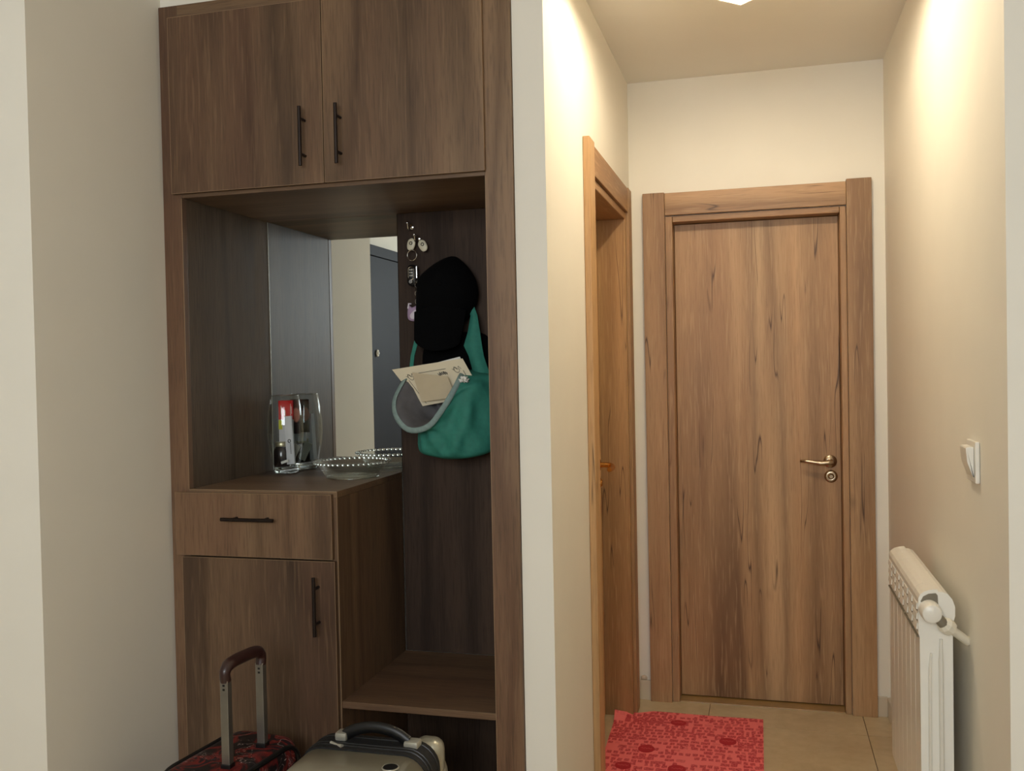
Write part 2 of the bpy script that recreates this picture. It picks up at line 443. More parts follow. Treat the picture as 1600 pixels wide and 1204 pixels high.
# floor slab (grout) with tiles
fl = struct('floor', box(-2.34, 2.6, YR-.14, 4.2, -0.06, -0.004), 'grout', 'beige tiled floor of hallway and corridor')
T_ = 0.588; GAP = 0.0014
tile_me = None
for i in range(-4, 5):
    for j in range(-11, 2):
        x0, y0 = -0.23+T_*(i), 3.69+T_*(j)
        if x0+T_ < -2.3 or x0 > 2.5 or y0+T_ < YR-.1: continue
        if y0 > 2.5 and (x0 > 0.6 or x0+T_ < -0.7): continue
        if y0+T_ > 4.3: y1 = 4.19
        else: y1 = y0+T_
        if abs(y1-y0-T_) < 1e-4:
            if tile_me is None:
                o = obj('floor_tile', box(GAP, T_-GAP, GAP, T_-GAP, -0.006, 0.0), 'floor_tile'); tile_me = o.data
            else:
                o = bpy.data.objects.new('floor_tile', tile_me); COL.objects.link(o)
            o.location = (x0, y0, 0)
        else:
            o = obj('floor_tile', box(GAP, T_-GAP, GAP, y1-y0-GAP, -0.006, 0.0), 'floor_tile'); o.location = (x0, y0, 0)
        o.parent = fl

struct('ceiling', box(-2.4, 2.6, YR-.14, 4.3, ZC, ZC+0.12), 'ceiling_paint', 'plain off-white ceiling')
struct('wall_left', box(-2.34, XW, 1.83, 3.0, 0.0, ZC), 'wall_paint', 'cream wall left of the wardrobe with an outer corner')
# wall holding the entrance door (seen in the mirror)
b = box(-2.34, -2.20, YR, 1.83, 0.0, ZC)
struct('wall_entrance', b, 'wall_paint', 'cream wall with the dark entrance door')
struct('wall_soffit', box(XW, -0.611, YC, 3.0, 2.4365, ZC), 'wall_paint', 'wall strip above the wardrobe')
b = box(-0.611, XL, YC, 2.86, 0.0, ZC)
box(-0.66, XL, 2.86, 2.985, 0.0, ZC, bm=b); box(-0.66, XL, 3.715, YB, 0.0, ZC, bm=b); box(-0.66, XL, 2.985, 3.715, 1.995, ZC, bm=b)
struct('wall_corridor_left', b, 'wall_paint', 'white wall between wardrobe and corridor')
b = box(-0.66, -0.375, YB, 4.08, 0.0, ZC)
box(0.318, 0.60, YB, 4.08, 0.0, ZC, bm=b); box(-0.375, 0.318, YB, 4.08, 1.998, ZC, bm=b)
struct('wall_back', b, 'wall_paint', 'white end wall of the corridor around the oak door')
struct('wall_behind_wardrobe', box(XW, -0.66, 2.86, 3.0, 0.0, 2.4364), 'wall_paint', 'hidden wall behind the wardrobe, added to stop light leaks')  # unseen, added so no outside light leaks in behind the wardrobe
struct('light_block_door_left', box(-0.80, -0.70, 2.86, 4.08, 0.0, ZC), 'wall_paint', 'unseen panel added behind the left corridor door to block light')  # unseen panel added behind the leaf to block outside light
struct('light_block_door_end', box(-0.66, 0.60, 4.10, 4.18, 0.0, ZC), 'wall_paint', 'unseen panel added behind the end door to block light')  # also added out of sight, keeps light from leaking around the end door
struct('wall_right', box(XR, 0.60, 2.20, YB, 0.0, ZC), 'wall_paint', 'cream right wall of the corridor')
struct('wall_right_front', box(XR, 2.55, 2.04, 2.20, 0.0, ZC), 'wall_paint', 'white wall facing the room right of the corridor')
struct('wall_room_right', box(2.42, 2.55, YR, 2.04, 0.0, ZC), 'wall_paint', 'cream side wall of the room')
b = box(-2.2, WIN[0], YR-.14, YR, 0.0, ZC)
box(WIN[1], 2.42, YR-.14, YR, 0.0, ZC, bm=b); box(WIN[0], WIN[1], YR-.14, YR, 0.0, WIN[2], bm=b); box(WIN[0], WIN[1], YR-.14, YR, WIN[3], ZC, bm=b)
struct('wall_rear', b, 'wall_paint', 'wall behind the viewer with the window')
wr = sroot('window_1', 'white framed window behind the viewer', ((WIN[0]+WIN[1])/2, YR-.05, WIN[2]))
for (x0, x1, z0, z1) in ((WIN[0], WIN[1], WIN[2], WIN[2]+.05), (WIN[0], WIN[1], WIN[3]-.05, WIN[3]), (WIN[0], WIN[0]+.05, WIN[2]+.05, WIN[3]-.05), (WIN[1]-.05, WIN[1], WIN[2]+.05, WIN[3]-.05), ((WIN[0]+WIN[1])/2-.025, (WIN[0]+WIN[1])/2+.025, WIN[2]+.05, WIN[3]-.05)):
    obj('window_frame', box(x0, x1, YR-.05, YR-.005, z0, z1, 0.003), 'window_frame_white', wr)

# skirting of the corridor
struct('baseboard_back', (lambda b: box(0.415, XR-0.012, YB-0.012, YB-0.0005, 0.0, 0.078, 0.002, bm=b))(box(XL+0.012, -0.472, YB-0.012, YB-0.0005, 0.0, 0.082, 0.002)), 'skirting', 'low pale tile skirting on the end wall')
obj('plaster_lump', pillow([(-0.512, 0.083), (-0.49, 0.083), (-0.487, 0.094), (-0.498, 0.102), (-0.512, 0.096)], YB-0.0005, 0.009, 16, 5, 0.004), 'skirting', bpy.data.objects['baseboard_back'], True)
struct('baseboard_right', box(XR-0.012, XR-0.0005, 2.052, YB-0.012, 0.0, 0.078, 0.002), 'skirting', 'low pale tile skirting along the right wall')
struct('baseboard_corridor_left', box(XL+0.0005, XL+0.012, YC, 2.86, 0.0, 0.08, 0.002), 'skirting', 'low pale tile skirting on the left corridor wall')

# ---- door_1: oak door at the end of the corridor
d1 = sroot('door_1', 'oak interior door with nickel lever at the end of the corridor', (-0.03, YB, 0))
fy = YB-0.025
obj('casing', box(-0.471, -0.3825, fy, YB-0.0005, 0.0, 2.10, 0.0025), 'oak_vertical', d1)
obj('casing', box(0.3215, 0.414, fy, YB-0.0005, 0.0, 2.106, 0.0025), 'oak_vertical', d1)
obj('header_casing', box(-0.3815, 0.3205, fy+0.002, YB-0.0005, 2.006, 2.097, 0.0025), 'oak_across', d1)
jy0, jy1 = YB-0.010, 4.045
obj('jamb', box(-0.3815, -0.353, jy0, jy1, 0.0, 2.004, 0.003), 'oak_vertical', d1)
obj('jamb', box(0.297, 0.3205, jy0, jy1, 0.0, 2.004, 0.003), 'oak_vertical', d1)
obj('head_jamb', box(-0.352, 0.296, jy0, jy1, 1.979, 2.004, 0.003), 'oak_across', d1)
lf = obj('door_leaf', box(-0.351, 0.295, 3.975, 4.015, 0.008, 1.977, 0.0015), 'oak_vertical', d1)
obj('threshold', box(-0.352, 0.296, YB-0.002, 4.08, -0.003, 0.004, 0.001), 'marble_sill', d1)
def lever(parent, cx, cz, yf, mat):
    b = lathe([(0, -.0), (.026, 0), (.026, -.005), (.022, -.009), (.012, -.011), (.010, -.045), (0, -.046)], cx, yf, cz, 28, 'Y')
    obj('handle_rosette', b, mat, parent, True)
    pts = [(cx+.006, yf-.045, cz), (cx-.01, yf-.050, cz-.001), (cx-.04, yf-.050, cz-.003), (cx-.075, yf-.047, cz+.002), (cx-.105, yf-.042, cz+.004), (cx-.115, yf-.036, cz+.003)]
    obj('handle_lever', tube(cr(pts, 24, False), [.0105]*5+[.0095]*6+[.0075]*7+[.006]*5+[.003], 14), mat, parent, True)
lever(lf, 0.254, 0.995, 3.975, 'nickel')
obj('keyhole_escutcheon', lathe([(0, -.012), (.007, -.012), (.009, -.009), (.012, -.007), (.018, -.008), (.022, -.006), (.025, -.003), (.026, 0), (0, 0)], 0.257, 3.975, 0.934, 28, 'Y'), 'nickel', lf, True)

# ---- door_2: oak door in the left corridor wall
d2 = sroot('door_2', 'oak door frame with brass handle in the left corridor wall', (XL, 3.34, 0))
fx = XL+0.022
obj('casing', box(XL+0.0005, fx, 2.866, 2.957, 0.0, 2.106, 0.0025), 'oak_vertical_b', d2)
obj('casing', box(XL+0.0005, fx, 3.727, 3.812, 0.0, 2.100, 0.0025), 'oak_vertical_b', d2)
obj('header_casing', box(XL+0.0005, fx-0.002, 2.958, 3.726, 2.002, 2.096, 0.0025), 'oak_along_y', d2)
obj('jamb', box(-0.66, XL+0.010, 2.958, 2.984, 0.0, 2.0, 0.003), 'oak_vertical_b', d2)
obj('jamb', box(-0.66, XL+0.010, 3.700, 3.726, 0.0, 2.0, 0.003), 'oak_vertical_b', d2)
obj('head_jamb', box(-0.66, XL+0.010, 2.985, 3.699, 1.972, 2.0, 0.003), 'oak_along_y', d2)
lf2 = obj('door_leaf', box(-0.665, -0.628, 2.988, 3.690, 0.008, 1.970, 0.0015), 'oak_vertical_b', d2)
hy, hz, hx = 3.612, 1.012, -0.628
obj('handle_rosette', lathe([(0, 0), (.027, 0), (.027, .006), (.020, .010), (.010, .012), (.009, .040), (0, .041)], hx, hy, hz, 24, 'X'), 'brass', lf2, True)
obj('handle_lever', tube(cr([(hx+.030, hy, hz), (hx+.052, hy-.004, hz-.002), (hx+.062, hy-.03, hz-.006), (hx+.064, hy-.07, hz-.008), (hx+.062, hy-.11, hz-.006)], 22, False), [.010]*14+[.009]*8, 12), 'brass', lf2, True)
obj('keyhole_escutcheon', lathe([(0, .016), (.012, .016), (.016, .010), (.024, .006), (.026, 0), (0, 0)], hx, hy, hz-.07, 24, 'X'), 'brass', lf2, True)

# ---- door_3: dark entrance door, visible only in the mirror
d3 = sroot('door_3', 'dark grey entrance door reflected in the mirror', (-2.20, 0.1, 0))
obj('door_frame', (lambda b: box(-2.199, -2.165, 0.80, 0.86, 0, 2.12, 0.003, bm=b))(box(-2.199, -2.165, -0.36, -0.30, 0, 2.12, 0.003)), 'door_metal_dark', d3)
obj('head_frame', box(-2.199, -2.165, -0.299, 0.799, 2.06, 2.12, 0.003), 'door_metal_dark', d3)
lf3 = obj('door_leaf', box(-2.199, -2.175, -0.298, 0.798, 0.008, 2.058, 0.003), 'door_metal_dark', d3)
obj('door_lock', tube([( -2.168, 0.535+.011*math.cos(t), 1.495+.016*math.sin(t)) for t in (2*math.pi*k/24 for k in range(24))], 0.005, 8, closed=True), 'white_plastic', lf3, True)
obj('lock_core', lathe([(0, .016), (.006, .016), (.008, 0), (0, 0)], -2.175, 0.535, 1.495, 16, 'X'), 'white_plastic', lf3, True)

# ------------------------------------------------------------------ wardrobe
W = thing('wardrobe', 'built-in dark walnut hallway wardrobe with mirror niche, drawer and open hanging bay', 'wardrobe', (-1.127, 2.58, 0))
FY = 2.334; MY = 2.809; BK = 2.845
def wp(name, mat, *a, bev=0.001, parent=None, label=None): return obj(name, box(*a, bev), mat, parent or W, label=label)
wp('frame_post', 'walnut_vertical', -1.6405, -1.5815, FY, FY+0.022, 0.0, 2.4355)
wp('frame_post', 'walnut_vertical', -0.6865, -0.6125, FY, FY+0.022, 0.0, 2.4355)
wp('side_panel', 'walnut_gloss', -1.6005, -1.5825, FY+0.0225, BK, 0.0, 2.4355)
wp('side_panel', 'walnut_vertical', -0.6865, -0.6685, FY+0.0225, BK, 0.0, 2.4355)
wp('top_rail', 'walnut_horizontal', -1.581, -0.687, FY, FY+0.02, 2.395, 2.4355)
wp('top_panel', 'walnut_horizontal', -1.582, -0.687, FY+0.0205, BK, 2.418, 2.4355)
wp('niche_ceiling', 'walnut_horizontal', -1.581, -0.687, FY+0.001, BK, 1.895, 1.913)
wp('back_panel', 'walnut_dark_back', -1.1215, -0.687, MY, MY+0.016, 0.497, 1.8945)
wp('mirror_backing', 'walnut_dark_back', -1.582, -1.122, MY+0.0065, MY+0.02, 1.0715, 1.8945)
mr = wp('mirror', 'mirror_glass', -1.5795, -1.1225, MY, MY+0.006, 1.0715, 1.8945, bev=0.0)
obj('mirror_edge', box(-1.5818, -1.5797, MY-0.001, MY+0.006, 1.072, 1.894), 'silver_trim', mr)
wp('worktop', 'walnut_horizontal', -1.581, -1.124, FY, MY-0.0005, 1.0535, 1.071)
wp('divider_panel', 'walnut_vertical', -1.1425, -1.1245, FY, MY-0.0005, 0.0, 1.053)
wp('shelf', 'walnut_horizontal', -1.124, -0.687, FY+0.002, MY-0.0005, 0.478, 0.4965)
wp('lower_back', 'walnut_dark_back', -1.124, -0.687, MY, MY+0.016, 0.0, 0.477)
wp('floor_panel', 'walnut_horizontal', -1.124, -0.687, FY+0.02, MY-0.0005, 0.001, 0.03)
# thin light edge banding lines
for (x0, x1, z0, z1) in ((-1.5825, -1.5812, 1.072, 1.894), (-0.6867, -0.6855, 0.0, 1.894), (-1.1256, -1.1243, 0.0, 1.053), (-1.1427, -1.1414, 0.0, 1.053)):
    obj('edge_strip', box(x0, x1, FY-0.0008, FY+0.0015, z0, z1), 'edge_band', W)
obj('edge_strip', box(-1.581, -1.1245, FY-0.0008, FY+0.0012, 1.0695, 1.0713), 'edge_band', W)
def bar_handle(parent, x, y, z, L, vertical=True):
    """bar with two standing mounts"""
    bm = bmesh.new(); yb_ = y-0.030; m = L*0.30
    if vertical:
        tube([(x, yb_, z-L/2), (x, yb_, z+L/2)], 0.0052, 14, bm)
        for s_ in (-1, 1): tube([(x, yb_+0.002, z+s_*m), (x, y, z+s_*m)], 0.0042, 10, bm)
    else:
        tube([(x-L/2, yb_, z), (x+L/2, yb_, z)], 0.0052, 14, bm)
        for s_ in (-1, 1): tube([(x+s_*m, yb_+0.002, z), (x+s_*m, y, z)], 0.0042, 10, bm)
    return obj('handle', bm, 'bronze', parent, True)
DY = 2.318
def front(name, x0, x1, z0, z1, mat='walnut_vertical'):
    o = wp(name, mat, x0, x1, DY, FY-0.001, z0, z1, bev=0.0012)
    e = 0.0009
    bm = box(x0+.0005, x1-.0005, DY-0.0003, DY+0.0012, z0, z0+e)
    box(x0, x0+e, DY-0.0003, DY+0.0012, z0, z1, bm=bm); box(x1-e, x1, DY-0.0003, DY+0.0012, z0, z1, bm=bm); box(x0+.0005, x1-.0005, DY-0.0003, DY+0.0012, z1-e, z1, bm=bm)
    obj('edge_band', bm, 'edge_band', o)
    return o
ud1 = front('cabinet_door', -1.602, -1.1330, 1.905, 2.397); bar_handle(ud1, -1.186, DY, 2.027, 0.158)
ud2 = front('cabinet_door', -1.1300, -0.683, 1.905, 2.397); bar_handle(ud2, -1.081, DY, 2.026, 0.158)
dr = front('drawer', -1.617, -1.1345, 0.887, 1.064); bar_handle(dr, -1.374, DY, 0.995, 0.160, False)
ld = front('cabinet_door', -1.599, -1.1285, 0.04, 0.882); bar_handle(ld, -1.1775, DY, 0.764, 0.160)
def hook(x, z):
    bm = lathe([(0, 0), (.008, 0), (.008, -.003), (.004, -.005), (0, -.005)], x, MY, z, 14, 'Y')
    tube(cr([(x, MY-.002, z), (x, MY-.018, z-.002), (x, MY-.026, z-.012), (x, MY-.034, z-.008), (x, MY-.038, z+.006)], 14, False), .0028, 8, bm)
    bmesh.ops.create_uvsphere(bm, u_segments=10, v_segments=6, radius=.0055, matrix=Matrix.Translation((x, MY-.038, z+.008)))
    obj('coat_hook', bm, 'chrome', W, True, label='small chrome coat hook')
hook(-1.050, 1.812); hook(-0.935, 1.700); hook(-1.072, 1.850)

# ------------------------------------------------------------------ key bunch on its hook
K = thing('key_bunch', 'bunch of keys with car fob and lilac charm hanging beside the black cap', 'keys', (-1.05, MY-.02, 1.56))
yk = MY-0.022
def keyhead(cx, cz, rot, y):
    pts = [(.000, -.020), (.009, -.016), (.013, -.004), (.012, .010), (.004, .018), (-.004, .018), (-.012, .010), (-.013, -.004), (-.009, -.016)]
    p = [(cx+u*math.cos(rot)-v_*math.sin(rot), cz+u*math.sin(rot)+v_*math.cos(rot)) for u, v_ in pts]
    o = obj('key_head', pillow(p, y, 0.004, 28, 5, 0.003), 'key_plastic', K, True)
    obj('rivet', tube([(cx+.0045*math.cos(t)+.001, y-.0085, cz+.003+.0045*math.sin(t)) for t in (2*math.pi*k/14 for k in range(14))], .0012, 6, closed=True), 'ink', o, True)
keyhead(-1.066, 1.792, R(-14), yk); keyhead(-1.026, 1.786, R(28), yk-0.004)
obj('key_ring', tube([(-1.062+.0155*math.cos(t), yk-.008, 1.757+.0165*math.sin(t)) for t in (2*math.pi*k/30 for k in range(30))], .0016, 8, closed=True), 'chrome', K, True)
obj('key_blade', box(-1.050, -1.046, yk-.012, yk-.002, 1.684, 1.722, 0.001), 'chrome', K)
fob = obj('car_fob', pillow([(-1.078, 1.722), (-1.064, 1.728), (-1.050, 1.722), (-1.047, 1.695), (-1.050, 1.668), (-1.064, 1.660), (-1.079, 1.668), (-1.081, 1.695)], yk, 0.010, 32, 6, 0.004), 'black_plastic', K, True)
obj('fob_bezel', tube([(-1.0645+q[0], yk-.0145, 1.700+q[1]) for q in rrect(.018, .040, .0085, 5)], .0015, 6, closed=True), 'chrome', fob, True)
for zz in (1.711, 1.702, 1.693):
    obj('fob_button', box(-1.070, -1.059, yk-.0165, yk-.012, zz-.003, zz+.003, .001), 'aluminium', fob)
obj('fob_badge', lathe([(0, -.003), (.006, -.003), (.0075, 0), (0, 0)], -1.0655, yk-.013, 1.674, 18, 'Y'), 'chrome', fob, True)
ch = bmesh.new()
for k in range(6):
    zc_ = 1.676-k*0.013
    tube([(-1.049+(.0035 if k % 2 else .001)*math.cos(t), yk-.010+(.001 if k % 2 else .0035)*math.cos(t), zc_+.008*math.sin(t)) for t in (2*math.pi*q/12 for q in range(12))], .0011, 6, ch, True)
obj('chain', ch, 'chrome', K, True)
cm = obj('charm', pillow([(-1.078, 1.600), (-1.066, 1.594), (-1.046, 1.600), (-1.036, 1.580), (-1.040, 1.556), (-1.060, 1.550), (-1.080, 1.556), (-1.083, 1.578)], yk, 0.008, 32, 6, 0.004), 'lilac_plastic', K, True)
obj('charm_panel', pillow([(-1.072, 1.568), (-1.060, 1.582), (-1.046, 1.586), (-1.042, 1.570), (-1.048, 1.558), (-1.066, 1.557)], yk-.0095, 0.003, 24, 4, 0.002), 'pale_lilac', cm, True)
obj('charm_ear', tube([(-1.079, yk-.008, 1.590), (-1.076, yk-.008, 1.606), (-1.068, yk-.008, 1.604)], .0028, 8), 'pale_lilac', cm, True)

# ------------------------------------------------------------------ cap, black bag, teal tote, papers
cap = thing('baseball_cap', 'black cloth cap hanging on a hook above the teal tote bag', 'cap', (-0.94, MY-.01, 1.46))
obj('crown', pillow([(-.925, 1.746), (-.970, 1.730), (-1.010, 1.704), (-1.036, 1.675), (-1.041, 1.62), (-1.038, 1.56), (-.97, 1.535), (-.905, 1.535), (-.868, 1.565), (-.846, 1.615), (-.849, 1.662), (-.868, 1.700), (-.897, 1.732)], MY-.03, .10, 56, 12, .006), 'black_cloth', cap, True)
def brimP(u, v_):
    top = (-1.036+u*0.168, 1.575+0.012*math.sin(u*math.pi)); bot = (-1.043+u*0.148, 1.490-0.030*math.sin(u*math.pi)**0.6-.012*u)
    x = top[0]*(1-v_)+bot[0]*v_; z = top[1]*(1-v_)+bot[1]*v_
    return (x, MY-.090-.035*math.sin(u*math.pi)+.012*v_, z)
obj('brim', sheet(brimP, 22, 8, 0.004), 'black_cloth', cap, True)
obj('top_button', lathe([(0, -.004), (.006, -.003), (.008, 0), (0, .002)], -.937, MY-.135, 1.655, 14, 'Y'), 'black_cloth', cap, True)

bb = thing('shoulder_bag', 'black nylon bag hanging behind the teal tote under the cap', 'bag', (-0.92, MY-.02, 1.30))
obj('bag_body', pillow([(-1.038, 1.46), (-.99, 1.500), (-.90, 1.512), (-.83, 1.50), (-.805, 1.44), (-.802, 1.36), (-.815, 1.318), (-.92, 1.305), (-1.02, 1.31), (-1.040, 1.36)], MY-.002, .022, 48, 8, .006), 'black_cloth', bb, True)
obj('bag_strap', sheet(lambda u, v_: (-.948+u*.030+.0*v_, MY-.010, 1.690-v_*.20), 2, 6, .003), 'black_nylon', bb)

tote = thing('tote_bag', 'teal cloth tote bag with grey lining holding papers', 'bag', (-0.91, 2.70, 1.125))
rim_front = [(-1.052, 2.655, 1.362), (-1.070, 2.628, 1.310), (-1.055, 2.600, 1.260), (-1.011, 2.588, 1.221), (-.952, 2.590, 1.230), (-.911, 2.600, 1.278), (-.880, 2.615, 1.331), (-.866, 2.640, 1.370)]
rim_back = [(-.878, 2.700, 1.392), (-.93, 2.735, 1.400), (-.99, 2.735, 1.394), (-1.03, 2.705, 1.382)]
NL = 64
fr = cr(rim_front, NL//2, False)
bk = cr([rim_front[-1]]+rim_back+[rim_front[0]], NL//2+2, False)[1:-1]
rim = fr+bk
def loop8(pts): 
    q = cr(pts, NL); return q
# control points run left, front-left, front, front-right, right, back-right, back, back-left
s1 = loop8([(-1.022, 2.690, 1.280), (-.985, 2.640, 1.225), (-.925, 2.622, 1.225), (-.845, 2.632, 1.325), (-.782, 2.700, 1.365), (-.83, 2.758, 1.375), (-.91, 2.768, 1.370), (-.99, 2.755, 1.345)])
s2 = loop8([(-1.022, 2.690, 1.205), (-.985, 2.638, 1.190), (-.920, 2.620, 1.185), (-.840, 2.628, 1.225), (-.776, 2.700, 1.245), (-.83, 2.758, 1.245), (-.91, 2.768, 1.24), (-.99, 2.755, 1.225)])
s3 = loop8([(-1.016, 2.690, 1.158), (-.985, 2.645, 1.148), (-.920, 2.630, 1.142), (-.845, 2.636, 1.146), (-.784, 2.700, 1.162), (-.83, 2.752, 1.16), (-.91, 2.760, 1.155), (-.985, 2.748, 1.155)])
s4 = loop8([(-.985, 2.690, 1.138), (-.96, 2.668, 1.133), (-.915, 2.660, 1.128), (-.86, 2.665, 1.130), (-.815, 2.700, 1.138), (-.85, 2.735, 1.136), (-.91, 2.740, 1.135), (-.965, 2.730, 1.136)])
rows = [rim, s1, s2, s3, s4]
loops = []
for i in range(25):
    t = i/24*4; k = min(3, int(t)); f = t-k
    L = []
    for j in range(NL):
        g = lambda q: rows[max(0, min(4, q))][j]
        p0, p1, p2, p3 = g(k-1), g(k), g(k+1), g(k+2)
        p = 0.5*((2*p1)+(-p0+p2)*f+(2*p0-5*p1+4*p2-p3)*f*f+(-p0+3*p1-3*p2+p3)*f**3)
        a = j/NL*2*math.pi
        fold = 0.0065*math.sin(a*5+t*1.7+math.sin(a*2+t)*1.2)*min(1, t*1.2)*max(0.15, min(1, (4.0-t)))
        fold += 0.004*math.sin(a*11-t*3.1)*min(1, t)*max(0, min(1, 3.4-t))
        c = Vector((-.915, 2.695, p.z)); d = (p-c); d.z = 0
        L.append(p+d.normalized()*fold)
    loops.append(L)
b = loft(loops, None, True)
obj('bag_body', b, 'teal_cloth', tote, 'full')
inner = []
for k, (sc_, cx, cy_, cz, bl) in enumerate(((.985, 0, 0, 0, 0), (.90, -.962, 2.655, 1.300, .0), (.72, -.958, 2.675, 1.285, .30), (.45, -.955, 2.712, 1.262, .75), (.12, -.955, 2.716, 1.250, 1.0))):
    L = []
    for j, p in enumerate(rim):
        if k == 0: L.append(p+Vector((0, 0.001, 0.0))); continue
        c = Vector((cx, cy_, cz)); q = c+(p-c)*sc_*(1.0 if k < 2 else 1.0)
        q.y += 0.022*bl; q += Vector((0, 0.006*math.sin(j/NL*2*math.pi*4+k), 0))
        L.append(q)
    inner.append(L)
obj('lining', loft(inner, None, True), 'lining', tote, 'full', label='dark grey lining of the open bag mouth')
obj('hem', tube([p for p in rim], .0085, 10, closed=True, flat=0.45), 'hem_tape', tote, True, label='pale grey hem tape around the bag mouth')
def ribbon(edges, y_of, thick=.003):
    n = len(edges)-1
    def P(u, v_):
        t = v_*n; k = min(n-1, int(t)); f = t-k
        (a, b_, z), (c, d, z2) = edges[k], edges[k+1]
        f2 = f
        return ((a+(c-a)*f2)*(1-u)+(b_+(d-b_)*f2)*u, y_of(u, v_), z+(z2-z)*f2)
    return sheet(P, 5, n*4, thick)
obj('bag_strap', ribbon([(-.945, -.925, 1.698), (-.895, -.872, 1.63), (-.868, -.846, 1.560), (-.875, -.836, 1.51), (-.886, -.828, 1.468), (-.868, -.820, 1.435), (-.856, -.806, 1.40), (-.850, -.785, 1.35)], lambda u, v_: MY-.030-.062*v_-.02*math.sin(u*3.1)*v_), 'teal_cloth', tote, True)
obj('bag_strap', ribbon([(-.945, -.925, 1.698), (-1.00, -.985, 1.60), (-1.040, -1.026, 1.51), (-1.052, -1.040, 1.44), (-1.052, -1.040, 1.385)], lambda u, v_: MY-.030-.075*v_), 'teal_cloth', tote, True)

def quadP(TL, TR, BL, BR, bulge=0.0, wave=0.0):
    TL, TR, BL, BR = map(Vector, (TL, TR, BL, BR))
    def P(u, v_):
        p = (TL*(1-u)+TR*u)*(1-v_)+(BL*(1-u)+BR*u)*v_
        return p+Vector((0, -bulge*math.sin(u*math.pi)+wave*math.sin(u*5)*v_, 0))
    return P
certP = quadP((-1.087, 2.655, 1.399), (-.862, 2.655, 1.428), (-1.010, 2.690, 1.285), (-.812, 2.690, 1.318), .006)
cert = thing('certificate', 'cream certificate sheet with ornate printed border sticking out of the tote', 'paper', (-.96, 2.68, 1.28))
obj('paper_sheet', sheet(certP, 16, 8, .0006), 'paper_cream', cert, True)
def on_paper(P, u, v_, off=.0009): p = Vector(P(u, v_)); p.y -= off; return p
def stroke(P, uv, wd, bm):
    for (u0, v0), (u1, v1) in zip(uv, uv[1:]):
        a, c = on_paper(P, u0, v0), on_paper(P, u1, v1); d = (c-a)
        if d.length < 1e-6: continue
        nrm = d.cross(Vector((0, 1, 0))).normalized()*wd/2
        q = [bm.verts.new(x) for x in (a-nrm, a+nrm, c+nrm, c-nrm)]; bm.faces.new(q)
    return bm
bm = bmesh.new()
stroke(certP, [(.26+.05*k, .19) for k in range(10)], .0013, bm)
stroke(certP, [(.12, .33), (.12, .55), (.12, .95)], .0013, bm); stroke(certP, [(.925, .30), (.925, .60)], .0016, bm)
for cu in (.17, .84):
    stroke(certP, [(cu+.045*math.cos(t)*(1-t/9), .24+.11*math.sin(t)*(1-t/9)) for t in (k*.45 for k in range(16))], .0013, bm)
    stroke(certP, [(cu-.05+.02*k, .22+.05*math.sin(k*2.2)) for k in range(7)], .0011, bm)
obj('printed_border', bm, 'ink', cert, label='black printed border with corner flourishes')
bm = bmesh.new()
stroke(certP, [(.585+.0075*k, .30+.035*math.sin(k*1.9)-.02*(k % 3 == 0)) for k in range(16)], .0016, bm)
stroke(certP, [(.57, .27), (.575, .33), (.60, .335)], .0016, bm); stroke(certP, [(.66, .24), (.662, .33)], .0014, bm); stroke(certP, [(.60, .24), (.602, .31)], .0014, bm)
obj('printed_title', bm, 'ink', cert, label='small handwritten-style title line')
single('paper_sheet', sheet(quadP((-.99, 2.672, 1.408), (-.876, 2.672, 1.434), (-.935, 2.706, 1.300), (-.832, 2.706, 1.322), .004), 8, 6, .0006), 'paper_white', 'white sheet peeking out behind the certificate in the tote', 'paper', (-.91, 2.69, 1.30), True)
single('folded_paper', sheet(quadP((-1.018, 2.641, 1.390), (-.905, 2.638, 1.376), (-1.000, 2.672, 1.300), (-.890, 2.672, 1.312), .010, .002), 12, 6, .0012), 'paper_tan', 'folded tan paper in front of the certificate in the tote', 'paper', (-.95, 2.65, 1.30), True)
bm = bmesh.new(); bmesh.ops.create_icosphere(bm, subdivisions=3, radius=.013, matrix=Matrix.Translation((-.850, 2.628, 1.365)))
for v_ in bm.verts:
    d = v_.co-Vector((-.850, 2.628, 1.365)); v_.co += d*(0.28*math.sin(d.x*900+1)+.25*math.sin(d.z*700)+.2*math.sin(d.y*800)); v_.co.z = 1.365+(v_.co.z-1.365)*.65
single('crumpled_tissue', bm, 'paper_white', 'crumpled white tissue at the right end of the bag mouth', 'tissue', (-.850, 2.628, 1.355), False)

# ------------------------------------------------------------------ glass tumbler with its contents, and the glass dish
GX, GY, GZ = -1.497, 2.742, 1.0712
prof = [(.0, .0), (.034, .0), (.0385, .003), (.045, .030), (.0535, .080), (.0585, .125), (.0575, .165), (.0525, .210), (.0455, .250), (.0430, .2515), (.0500, .210), (.0552, .165), (.0562, .125), (.0512, .080), (.0430, .034), (.0360, .022), (.0, .020)]
gv = thing('glass_vase', 'tall barrel shaped clear glass tumbler holding packets on the worktop', 'glass', (GX, GY, GZ))
obj('glass_wall', lathe(prof[1:-1]+[prof[1]], GX, GY, GZ, 56), 'thin_glass', gv, 'full')
obj('glass_base', lathe([(0, .0005), (.033, .0005), (.0375, .004), (.0405, .012), (.0365, .0195), (0, .0185)], GX, GY, GZ, 48), 'clear_glass', gv, 'full')
obj('glass_rim', tube([(GX+.0443*math.cos(t), GY+.0443*math.sin(t), GZ+.2515) for t in (2*math.pi*k/48 for k in range(48))], .0016, 8, closed=True), 'rim_glass', gv, True)
jr = thing('small_jar', 'small dark jar with silver lid inside the glass tumbler', 'jar', (GX-.017, GY-.008, GZ+.022))
jz = GZ+.0225
obj('jar_body', lathe([(0, 0), (.024, 0), (.0265, .004), (.0265, .050), (.022, .059), (.019, .064), (0, .064)], GX-.011, GY-.006, jz, 28), 'jar_dark', jr, True)
